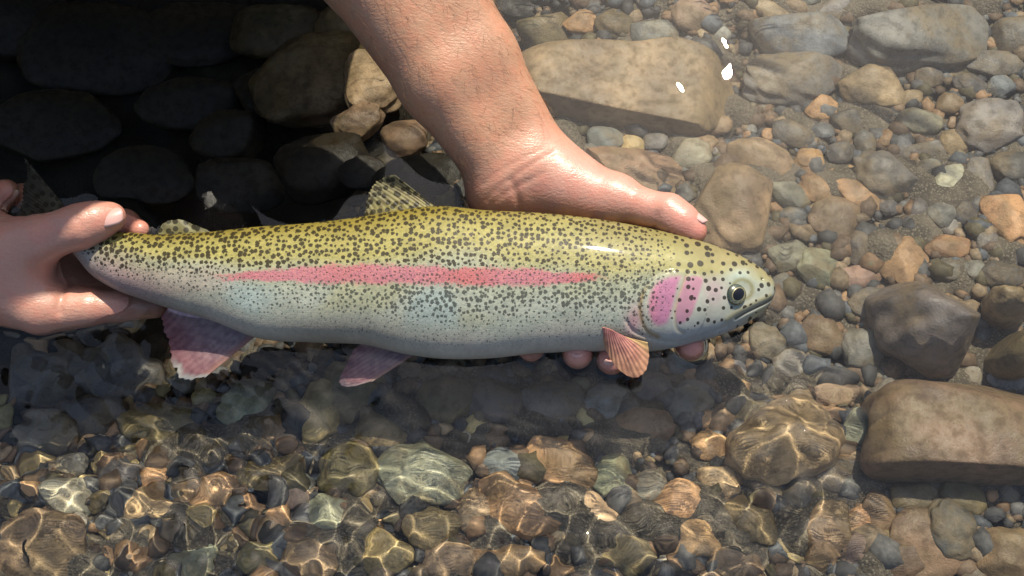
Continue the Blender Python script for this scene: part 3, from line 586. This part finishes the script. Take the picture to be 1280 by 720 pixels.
# ------------------------------------------------------------------ the person holding the fish
def sd_cone(p, a, b, r1, r2):                                  # rounded cone between two points
    a = np.array(a, np.float32); b = np.array(b, np.float32); ba = b-a; l2 = float(ba@ba); pa = p-a
    h = np.clip((pa@ba)/l2, 0, 1); d = pa-h[..., None]*ba
    return np.sqrt((d*d).sum(-1))-(r1+(r2-r1)*h)
def sd_ell(p, c, r, ax=None):
    q = p-np.array(c, np.float32)
    if ax is not None: q = q@np.array(ax, np.float32).T
    r = np.array(r, np.float32); k0 = np.sqrt(((q/r)**2).sum(-1)); k1 = np.sqrt(((q/(r*r))**2).sum(-1))+1e-9
    return k0*(k0-1)/k1
def smin(a, b, k):
    h = np.clip(.5+.5*(b-a)/k, 0, 1); return b+(a-b)*h-k*h*(1-h)
def surface_nets(fn, lo, hi, h):
    lo = np.array(lo, np.float32); n = np.ceil((np.array(hi)-lo)/h).astype(int)+1
    g = np.stack(np.meshgrid(*[lo[i]+np.arange(n[i], dtype=np.float32)*h for i in range(3)], indexing='ij'), -1)
    D = np.empty(n, np.float32)
    K = 12
    R3 = [np.arange(0, n[i], K) for i in range(3)]
    CE = fn((lo+(np.stack(np.meshgrid(*R3, indexing='ij'), -1)+K/2)*h).astype(np.float32))
    for bi, i in enumerate(R3[0]):                             # only blocks near the surface are evaluated finely
        for bj, j in enumerate(R3[1]):
            for bk, k in enumerate(R3[2]):
                dc = float(CE[bi, bj, bk])
                if abs(dc) > K*h*.95+.012: D[i:i+K, j:j+K, k:k+K] = dc
                else: D[i:i+K, j:j+K, k:k+K] = fn(g[i:i+K, j:j+K, k:k+K])
    S = D < 0; c = [S[i:n[0]-1+i, j:n[1]-1+j, k:n[2]-1+k] for i in (0, 1) for j in (0, 1) for k in (0, 1)]
    cnt = sum(x.astype(np.int8) for x in c); act = (cnt > 0) & (cnt < 8); ids = np.full(act.shape, -1, np.int32); A = np.argwhere(act); ids[act] = np.arange(len(A))
    acc = np.zeros((len(A), 3), np.float32); w = np.zeros(len(A), np.float32)
    cor = [(i, j, k) for i in (0, 1) for j in (0, 1) for k in (0, 1)]
    for a in cor:
        for ax in range(3):
            if a[ax]: continue
            b = list(a); b[ax] = 1
            da = D[A[:, 0]+a[0], A[:, 1]+a[1], A[:, 2]+a[2]]; db = D[A[:, 0]+b[0], A[:, 1]+b[1], A[:, 2]+b[2]]
            m = (da < 0) != (db < 0); t = np.where(m, da/np.where(m, da-db, 1), 0)
            q = np.tile(np.array(a, np.float32), (len(A), 1)); q[:, ax] += t; acc += q*m[:, None]; w += m
    v = lo+(A+acc/w[:, None])*h; F_ = []
    for ax in range(3):
        e = np.argwhere(np.diff(S.astype(np.int8), axis=ax) != 0); b, c_ = [(1, 2), (2, 0), (0, 1)][ax]
        ok = (e[:, b] > 0) & (e[:, c_] > 0) & (e[:, b] < n[b]-1) & (e[:, c_] < n[c_]-1); e = e[ok]; inn = S[tuple(e.T)]
        def cell(db, dc): q = e.copy(); q[:, b] -= db; q[:, c_] -= dc; return ids[tuple(q.T)]
        quad = np.stack([cell(0, 0), cell(1, 0), cell(1, 1), cell(0, 1)], -1); quad[~inn] = quad[~inn][:, ::-1]; F_.append(quad)
    f = np.concatenate(F_); f = f[(f >= 0).all(1)]
    return v, f
def arr(v): return np.array(v[:], np.float32)
def chain(p, pts, k=.004):
    d = None
    for (a, ra), (b, rb) in zip(pts[:-1], pts[1:]):
        c = sd_cone(p, a, b, ra, rb); d = c if d is None else smin(d, c, k)
    return d
WL = arr(P(648, 203, .010)); FT = arr(P(520, 0, .060)); ELB = WL+(FT-WL)/np.linalg.norm(FT-WL)*.255
fa = (FT-WL)/np.linalg.norm(FT-WL); perp = np.cross(fa, (0, 0, 1)); perp /= np.linalg.norm(perp); perp = -perp if perp[0] < 0 else perp   # points to the thumb side
WR = arr(P(-40, 330, .012)); ELR = np.array((-.53, .20, .15), np.float32)
SHL = np.array((-.232, .36, .455), np.float32); SHR = np.array((-.62, .38, .44), np.float32)
def left_hand(p):                                              # the palm under the fish's breast, thumb along its back
    W = WL; z = np.array((0, 0, 1), np.float32)
    d = chain(p, [(W+perp*.0135, .0200), (W+fa*.07+perp*.0135, .0255), (W+fa*.16+perp*.015, .034), (ELB+perp*.01, .040)], .01)
    d = smin(d, chain(p, [(W-perp*.0135, .0195), (W+fa*.07-perp*.0145, .0265), (W+fa*.16-perp*.014, .034), (ELB-perp*.01, .040)], .01), .014)
    # thenar eminence and thumb
    d = smin(d, chain(p, [(arr(P(668, 214, .008)), .0225), (arr(P(705, 232, .006)), .0235), (arr(P(752, 248, .009)), .0170)], .008), .016)
    d = smin(d, chain(p, [(arr(P(742, 246, .010)), .0160), (arr(P(774, 250, .013)), .0146), (arr(P(808, 261, .018)), .0112), (arr(P(835, 267, .021)), .0119), (arr(P(852, 278, .0225)), .0108), (arr(P(866, 288.5, .0225)), .0086)], .005), .010)
    # heel of the hand and palm
    d = smin(d, chain(p, [(arr(P(622, 244, -.002)), .0195), (arr(P(640, 285, -.024)), .017), (arr(P(662, 330, -.036)), .012)], .008), .016)
    d = smin(d, chain(p, [(arr(P(665, 240, -.004)), .020), (arr(P(700, 290, -.026)), .016), (arr(P(735, 340, -.038)), .013)], .008), .014)
    d = smin(d, chain(p, [(arr(P(690, 240, -.004)), .018), (arr(P(735, 285, -.024)), .014), (arr(P(775, 330, -.036)), .0125)], .008), .012)
    for pts in FING_L:
        d = smin(d, chain(p, [(arr(P(*q[:3])), q[3]) for q in pts], .0035), .0035)
    # wrist creases
    for a, b, dep in ((P(608, 240, .026), P(692, 192, .030), .0006), (P(614, 250, .020), P(678, 216, .030), .0005), (P(604, 226, .026), P(676, 190, .030), .00035), (P(626, 236, .026), P(660, 222, .03), .0004)):
        a = arr(a); b = arr(b); h = np.clip(((p-a)@(b-a))/((b-a)@(b-a)), 0, 1); q = a+h[..., None]*(b-a); dd = np.sqrt((((p-q)[..., :2])**2).sum(-1)); d = d+dep*np.exp(-(dd/.0013)**2)
    a, b = arr(P(652, 258, .02)), arr(P(640, 232, .02)); h = np.clip(((p-a)@(b-a))/((b-a)@(b-a)), 0, 1); q = a+h[..., None]*(b-a); dd = np.sqrt((((p-q)[..., :2])**2).sum(-1)); d = d+.0010*np.exp(-(dd/.002)**2)
    a, b = arr(P(818, 285, .02)), arr(P(822, 268, .03)); h = np.clip(((p-a)@(b-a))/((b-a)@(b-a)), 0, 1); q = a+h[..., None]*(b-a); dd = np.sqrt((((p-q)[..., :2])**2).sum(-1)); d = d+.0010*np.exp(-(dd/.0022)**2)
    return d
FING_L = [[(668, 332, -.036, .0115), (670, 378, -.036, .0092), (668, 415, -.026, .0088), (664, 436, -.004, .0080)],
          [(702, 340, -.038, .0120), (718, 392, -.040, .0100), (723, 424, -.030, .0096), (722, 443, -.001, .0090)],
          [(738, 338, -.038, .0125), (760, 395, -.040, .0102), (768, 430, -.030, .0098), (764, 450, -.002, .0090)],
          [(776, 328, -.036, .0125), (820, 380, -.036, .0105), (852, 415, -.024, .0095), (863, 434, -.002, .0082)]]
def right_hand(p):                                             # closed round the root of the tail
    d = chain(p, [(WR+np.array((.004, .012, 0), np.float32), .0215), (WR*.7+ELR*.3+np.array((.008, .008, 0), np.float32), .027), (ELR, .040)], .01)
    d = smin(d, chain(p, [(WR+np.array((-.004, -.013, 0), np.float32), .0205), (WR*.7+ELR*.3-np.array((.008, .008, 0), np.float32), .027), (ELR, .038)], .01), .014)
    # back of the hand, ball of the thumb
    d = smin(d, chain(p, [(arr(P(-30, 322, .010)), .025), (arr(P(5, 322, .010)), .022), (arr(P(28, 312, .018)), .018)], .01), .016)
    d = smin(d, chain(p, [(arr(P(8, 318, .022)), .0185), (arr(P(52, 299, .029)), .0142), (arr(P(78, 290, .032)), .0122), (arr(P(101, 283, .034)), .0132), (arr(P(122, 276, .034)), .0112), (arr(P(139, 271, .033)), .0088)], .005), .012)
    # lower edge of the hand running into the fingers beneath the tail
    d = smin(d, chain(p, [(arr(P(-20, 352, .004)), .026), (arr(P(22, 366, .002)), .021), (arr(P(52, 386, .002)), .0142), (arr(P(85, 388, -.001)), .0102)], .008), .016)
    d = smin(d, chain(p, [(arr(P(60, 386, -.001)), .0125), (arr(P(110, 385, -.002)), .0112), (arr(P(150, 383, -.006)), .0098), (arr(P(196, 384, -.013)), .0085)], .004), .008)
    # hollow of the palm
    d = smin(d, chain(p, [(arr(P(30, 345, -.008)), .017), (arr(P(85, 352, -.020)), .014), (arr(P(110, 345, -.026)), .012)], .008), .010)
    d = smin(d, chain(p, [(arr(P(65, 335, -.014)), .014), (arr(P(128, 345, -.024)), .013)], .008), .010); d = smin(d, chain(p, [(arr(P(75, 368, -.012)), .013), (arr(P(145, 368, -.018)), .011)], .008), .010)
    for pts in FING_R:
        d = smin(d, chain(p, [(arr(P(*q[:3])), q[3]) for q in pts], .0035), .0035)
    # creases: thumb joint, web
    for (ax_, ay, bx, by, dep, w) in ((98, 268, 104, 300, .0005, .0012), (104, 266, 111, 296, .0005, .0012), (92, 270, 97, 303, .0004, .0012), (66, 330, 58, 375, .0014, .0022), (0, 272, 38, 264, .0007, .0013), (0, 264, 34, 259, .0007, .0012), (0, 281, 40, 272, .0006, .0013)):
        a, b = arr(P(ax_, ay, .03)), arr(P(bx, by, .03)); h = np.clip(((p-a)@(b-a))/((b-a)@(b-a)), 0, 1); q = a+h[..., None]*(b-a); dd = np.sqrt((((p-q)[..., :2])**2).sum(-1)); d = d+dep*np.exp(-(dd/w)**2)
    return d
FING_R = [[(70, 372, -.014, .0115), (120, 345, -.030, .0100), (138, 294, -.026, .0092), (156, 280, -.006, .0082), (175, 288, .000, .0064)],
          [(40, 340, -.016, .0115), (80, 310, -.030, .0100), (60, 268, -.026, .0090), (30, 248, -.016, .0080)],
          [(-20, 300, .000, .014), (-15, 262, -.006, .0115), (6, 243, -.004, .0095)]]
def trunk_skin(p):                                             # upper arms, shoulders, neck and head
    d = chain(p, [(ELB, .041), (SHL, .052)]); d = np.minimum(d, chain(p, [(ELR, .041), (SHR, .052)]))
    d = smin(d, chain(p, [(SHL, .055), ((-.43, .42, .48), .08), (SHR, .055)]), .04)
    d = smin(d, chain(p, [((-.43, .40, .50), .06), ((-.43, .33, .56), .052)]), .03)
    d = smin(d, sd_ell(p, (-.43, .28, .61), (.076, .10, .11)), .02)
    d = smin(d, sd_ell(p, (-.43, .185, .585), (.012, .02, .022)), .012)
    d = smin(d, sd_ell(p, (-.43, .22, .53), (.04, .04, .03)), .02)
    for s in (-1, 1): d = smin(d, sd_ell(p, (-.43+s*.078, .30, .61), (.010, .02, .03)), .008)
    return d
def person():
    root = bpy.data.objects.new('person', None); COL.objects.link(root); root.location = (-.43, .70, -.12)
    tag(root, 'person whose bare forearms and hands hold the trout over the water', 'person')
    off = np.array(root.location, np.float32)
    n = NT('skin'); v = n.n('NewGeometry').outputs['Position']; base = n.attr('tone', 0)
    mot = n.ramp(n.noise(85, v, 5, .65), .38, .64); c = n.mix(n.math('MULTIPLY', mot, .5), base, n.mix(1, base, (1.14, .86, .82), 'MULTIPLY'))
    fr = n.vor(260, v); fk = n.math('MULTIPLY', n.ramp(fr.outputs['Distance'], .2, .08), n.math('MULTIPLY', n.ramp(n.noise(40, v), .55, .7), n.attr('arm')))
    c = n.mix(n.math('MULTIPLY', fk, .35), c, (.16, .07, .035)); c = n.mix(n.math('MULTIPLY', n.ramp(n.noise(420, v, 3), .45, .7), .18), c, n.mix(1, c, (.72, .62, .6), 'MULTIPLY'))
    wrk = n.n('TexNoise', {'Vector': n.n('Mapping', {0: v, 2: (0, 0, R(30)), 3: (1, 3, 1)}).outputs[0], 'Scale': 260, 'Detail': 3}).outputs[0]
    nb = n.bump(n.vor(900, v).outputs['Distance'], .16, .0007); nb = n.bump(wrk, .26, .0012, nb)
    sm = n.bs(Base_Color=c, Roughness=n.ramp(n.noise(120, v), .3, .7, .34, .52), Normal=nb)
    n.set(n.b, 'Subsurface Weight', .18); n.set(n.b, 'Subsurface Radius', (1.0, .35, .2)); n.set(n.b, 'Subsurface Scale', .004); n.set(n.b, 'Coat Weight', n.math('MULTIPLY', n.attr('wet'), .22)); n.set(n.b, 'Coat Roughness', .15)
    vl, fl = surface_nets(left_hand, (-.21, -.13, -.065), (.15, .33, .20), .0014)
    vr, fr_ = surface_nets(right_hand, (-.60, -.08, -.065), (-.20, .26, .21), .0014)
    vt, ft = surface_nets(trunk_skin, (-.75, .10, .05), (.02, .62, .78), .010)
    v_ = np.concatenate([vl, vr, vt]); f_ = np.concatenate([fl, fr_+len(vl), ft+len(vl)+len(vr)])
    me = mesh_np('person_body', v_-off, f_, [sm])
    dl = (v_-WL)@fa; hand = sstep(.03, -.03, dl); hand[len(vl):len(vl)+len(vr)] = sstep(-.36, -.30, v_[len(vl):len(vl)+len(vr), 0])*.75; hand[len(vl)+len(vr):] = 0
    tip = np.zeros(len(v_))
    for pts in FING_L+FING_R: tip = np.maximum(tip, np.exp(-(np.linalg.norm(v_-arr(P(*pts[-1][:3])), axis=1)/.014)**2))
    tip = np.maximum(tip, np.exp(-(np.linalg.norm(v_-arr(P(868, 290, .0225)), axis=1)/.018)**2)); tip = np.maximum(tip, .6*np.exp(-(np.linalg.norm(v_-arr(P(139, 271, .033)), axis=1)/.018)**2))
    tone = np.array((.405, .222, .132))*(1-hand[:, None])+np.array((.47, .245, .180))*hand[:, None]; tone = tone*(1-.5*tip[:, None])+np.array((.48, .17, .13))*.5*tip[:, None]
    attr(me, 'tone', tone); attr(me, 'arm', 1-hand); attr(me, 'wet', hand)
    body = link('body', me, root)
    # hat, shirt and waders: seen only as a dark mirror image and as shade
    def shirt(p):
        d = chain(p, [(ELB*.55+SHL*.45, .056), (SHL, .07)]); d = np.minimum(d, chain(p, [(ELR*.55+SHR*.45, .056), (SHR, .07)]))
        d = smin(d, chain(p, [(SHL, .07), ((-.43, .45, .50), .11), (SHR, .07)]), .05)
        for x in (-.34, -.52): d = smin(d, chain(p, [((x, .45, .44), .13), ((x, .60, .28), .14), ((x, .74, .08), .13)]), .06)
        return d
    def waders(p):
        d = chain(p, [((-.36, .74, .05), .14), ((-.165, .43, .17), .085), ((-.17, .52, -.26), .06)]); return np.minimum(d, chain(p, [((-.50, .74, .05), .14), ((-.60, .46, .17), .085), ((-.60, .55, -.26), .06)]))
    def hat(p):
        d = sd_ell(p, (-.43, .29, .665), (.092, .115, .08)); return smin(d, sd_ell(p, (-.43, .25, .655), (.125, .17, .010)), .01)
    for nm, fn, lo, hi, m in (('shirt', shirt, (-.76, .2, -.15), (0, .95, .68), simple('shirt_cloth', (.05, .055, .06), .9)), ('waders', waders, (-.76, .3, -.36), (-.05, .95, .32), simple('wader_cloth', (.045, .042, .03), .8)), ('hat', hat, (-.60, .05, .5), (-.25, .5, .8), simple('hat_cloth', (.06, .055, .04), .9))):
        a, b = surface_nets(fn, lo, hi, .012); link(nm, mesh_np(nm, a-off, b, [m]), root)
    # nails
    nm_ = NT('fingernail'); nm_.bs(Base_Color=(.56, .33, .28), Roughness=.28); nm_.set(nm_.b, 'Coat Weight', .4)
    def nail(c, along, up, l, w, h):
        along = Vector(along).normalized(); up = Vector(up); up = (up-along*up.dot(along)).normalized(); sd = along.cross(up)
        vs = []; fs = []; na, nb2 = 14, 12
        for i in range(na):
            for j in range(nb2):
                s = -1+2*i/(na-1); t = -1+2*j/(nb2-1); ww = w*(1-.10*s*s-.18*max(0, -s)**3)*(1-.25*max(0, s)**4)
                vs.append(Vector(c)+along*(l*s*(1-.16*t*t))+sd*(ww*t)+up*(-h*t*t-.0006*s*s-.0004))
        for i in range(na-1):
            for j in range(nb2-1): a = i*nb2+j; fs.append((a, a+1, a+nb2+1, a+nb2))
        me = bpy.data.meshes.new('fingernail'); me.from_pydata([q-root.location for q in vs], [], fs); me.polygons.foreach_set('use_smooth', [True]*len(fs)); me.materials.append(nm_.m)
        o = link('fingernail', me, root); so_ = o.modifiers.new('thickness', 'SOLIDIFY'); so_.thickness = .0007; so_.offset = 0
    a, b = P(122, 276, .034), P(143, 270, .033); nail(P(136, 267, .0425), b-a, (-.05, .12, 1), .0078, .0068, .0030)
    a, b = P(848, 276, .0225), P(868, 290, .0225); al = (b-a).normalized(); up = Vector((.58, .58, .58)); up = (up-al*up.dot(al)).normalized()
    nail(P(861, 284, .0225)+up*.0107, al, up, .0074, .0056, .0026)
    for x, y in ((722, 452), (764, 459)): nail(P(x, y, .0035), (0, .35, 1), (0, -1, .3), .0050, .0050, .0022)
    # hair of the forearm
    hv = []; hf = []; r = np.random.default_rng(11)
    from mathutils.bvhtree import BVHTree
    nrm = np.zeros((len(me.vertices), 3), np.float32); me.vertices.foreach_get('co', (co := np.zeros(len(me.vertices)*3, np.float32))); me.vertex_normals.foreach_get('vector', (nn := np.zeros(len(me.vertices)*3, np.float32)))
    co = co.reshape(-1, 3); nn = nn.reshape(-1, 3); cand = np.where((np.arange(len(co)) < len(vl)) & (((co+off-WL)@fa) > .012) & (nn[:, 2] > -.3))[0]
    for i in r.choice(cand, 1300, replace=False):
        p0 = co[i]; nr = nn[i]; tdir = -fa*r.uniform(.6, 1)+perp*r.normal(.25, .55); tdir -= nr*(tdir@nr); tdir /= np.linalg.norm(tdir); L = r.uniform(.006, .014); wd_ = .00008
        sd = np.cross(tdir, nr); k0 = len(hv); bend = r.normal(0, .35)
        for j in range(4):
            u = j/3; q = p0+nr*(.0002+L*.30*u*(1-.45*u))+tdir*L*u+sd*L*bend*u*u
            for a in range(3): an = a*2.094; hv.append(q+(sd*math.cos(an)+nr*math.sin(an))*wd_*(1-.85*u))
        for j in range(3):
            for a in range(3): b = (a+1) % 3; hf.append((k0+j*3+a, k0+j*3+b, k0+j*3+3+b, k0+j*3+3+a))
    tag(link('arm_hair', mesh_np('arm_hair', np.array(hv), np.array(hf), [simple('arm_hair', (.20, .11, .05), .5)]), root), kind='stuff')
person()
# ------------------------------------------------------------------ the water
def wave_height(X, Y):
    px, py = proj(X, Y, 0*X); r = np.random.default_rng(3)
    def field(n, l0, l1, th0, dth, pw=1.0):
        z = 0*X
        for _ in range(n):
            lam = math.exp(r.uniform(math.log(l0), math.log(l1))); th = R(r.normal(th0, dth)); k = 2*math.pi/lam
            z += lam**pw*np.sin(k*(X*math.cos(th)+Y*math.sin(th))+r.uniform(0, 6.28))
        return z/math.sqrt(n)
    def warp(a):
        return a
    chop = field(40, .010, .028, 70, 60)                       # short crossing wavelets
    swell = field(16, .035, .075, 60, 70)
    fine = field(16, .005, .009, 60, 14)                       # combed lines
    fine2 = field(14, .0055, .0085, 88, 10)
    calm = field(20, .03, .07, 45, 80)
    low = sstep(425, 560, py)*(1-sstep(1040, 1130, px)*.93)
    nose = gauss(px, py, 965, 455, 70, 60)
    shade = gauss(px, py, 680, 495, 130, 38)
    A = np.clip(low*1.0+nose*.55, 0, 1)*(1-.75*shade)
    A = np.maximum(A, .7*gauss(px, py, 110, 480, 190, 60))
    A *= 1-.45*sstep(560, 760, px)*sstep(560, 700, py)*0
    left = 1+.25*sstep(560, 300, px)
    vary = .35+.75*sstep(-.9, .9, field(14, .09, .2, 0, 90)*9)
    z = A*left*vary*(.029*chop+.013*swell)
    z += .015*fine*(gauss(px, py, 270, 500, 120, 34, -22)+.7*gauss(px, py, 390, 460, 60, 25, -30)+.35*gauss(px, py, 985, 545, 70, 40))
    z += .011*fine2*(gauss(px, py, 620, 540, 70, 16)+gauss(px, py, 690, 700, 120, 24)+.5*gauss(px, py, 250, 690, 150, 30))
    z += .0024*calm
    z += .0011*chop*gauss(px, py, 868, 92, 40, 40)
    return z
def meniscus(X, Y):                                            # the water climbs a little where it touches skin
    p = np.stack([X, Y, 0*X], -1).astype(np.float32); d = np.full(X.shape, 1., np.float32); near = np.hypot(X, Y) < .6
    q = p[near]; d[near] = np.minimum(left_hand(q), right_hand(q))
    return .0018*np.exp(-np.clip(d, 0, 1)/.0030)
xs = spaced(-.42, .42, .00115, 30, 60); ys = spaced(-.28, .30, .00115, 30, 60)
X, Y = np.meshgrid(xs, ys); Z = wave_height(X, Y)*(1-sstep(.4, .55, np.hypot(X, Y*1.2)))+meniscus(X, Y)
wm = NT('clear_water'); wm.t.nodes.remove(wm.b)
g_ = wm.n('BsdfGlass', {'IOR': 1.333, 'Roughness': 0.0, 'Color': (.97, .985, .96)}); wm.t.links.new(g_.outputs[0], wm.out.inputs[0])
water = link('stream_water', mesh_np('stream_water', np.stack([X, Y, Z], -1).reshape(-1, 3), grid_faces(*X.shape), [wm.m]), recv=False)
water.cycles.is_caustics_caster = True; tag(water, kind='structure')

# ------------------------------------------------------------------ small things on and in the water
def bubble(px, py, r, label, group=None):
    n = NT('bubble_film'); n.t.nodes.remove(n.b); fr = n.n('LayerWeight', {'Blend': .35}).outputs['Fresnel']
    mx = n.n('MixShader', {0: n.ramp(fr, 0, 1, .04, .75)}); n.t.links.new(n.n('BsdfTransparent').outputs[0], mx.inputs[1]); n.t.links.new(n.n('BsdfGlossy', {'Roughness': .02}).outputs[0], mx.inputs[2]); n.t.links.new(mx.outputs[0], n.out.inputs[0])
    me = lens_mesh(r, r*.85, [n.m], seg=32, rings=14); o = link('bubble', me, recv=False); o.location = P(px, py, .0002); tag(o, label, 'bubble', group)
bubble(1027, 187, .0042, 'clear bubble floating above the orange brown stone')
bubble(823, 442, .0026, 'larger clear bubble at the water line under the trout chin')
for x_, y_, r_ in ((833, 439, .0016), (816, 441, .0014)): bubble(x_, y_, r_, 'tiny clear bubble beside the larger one under the trout chin', 'tiny bubbles under the chin')
def twig():
    a = Q(31, 676, -.035); b = Q(35, 702, -.045); n_ = 14; vs = []; fs = []; d = (b-a); s = d.cross(Vector((0, 0, 1))).normalized(); u = s.cross(d).normalized()
    for i in range(n_):
        t = i/(n_-1); c = a+d*t+s*(.0012*math.sin(5*t)); r_ = .0011*(1-.55*t)*(1+.15*math.sin(17*t))
        for j in range(8): an = j*math.pi/4; vs.append(c+(s*math.cos(an)+u*math.sin(an))*r_)
    for i in range(n_-1):
        for j in range(8): k = (j+1) % 8; fs.append((i*8+j, i*8+k, i*8+8+k, i*8+8+j))
    fs += [tuple(range(8))[::-1], tuple(range(n_*8-8, n_*8))]
    me = bpy.data.meshes.new('twig'); me.from_pydata(vs, [], fs); me.materials.append(simple('twig_bark', (.03, .022, .015), .8)); tag(link('twig', me), 'short black twig lying on the wide dusky brown stone', 'twig')
twig()
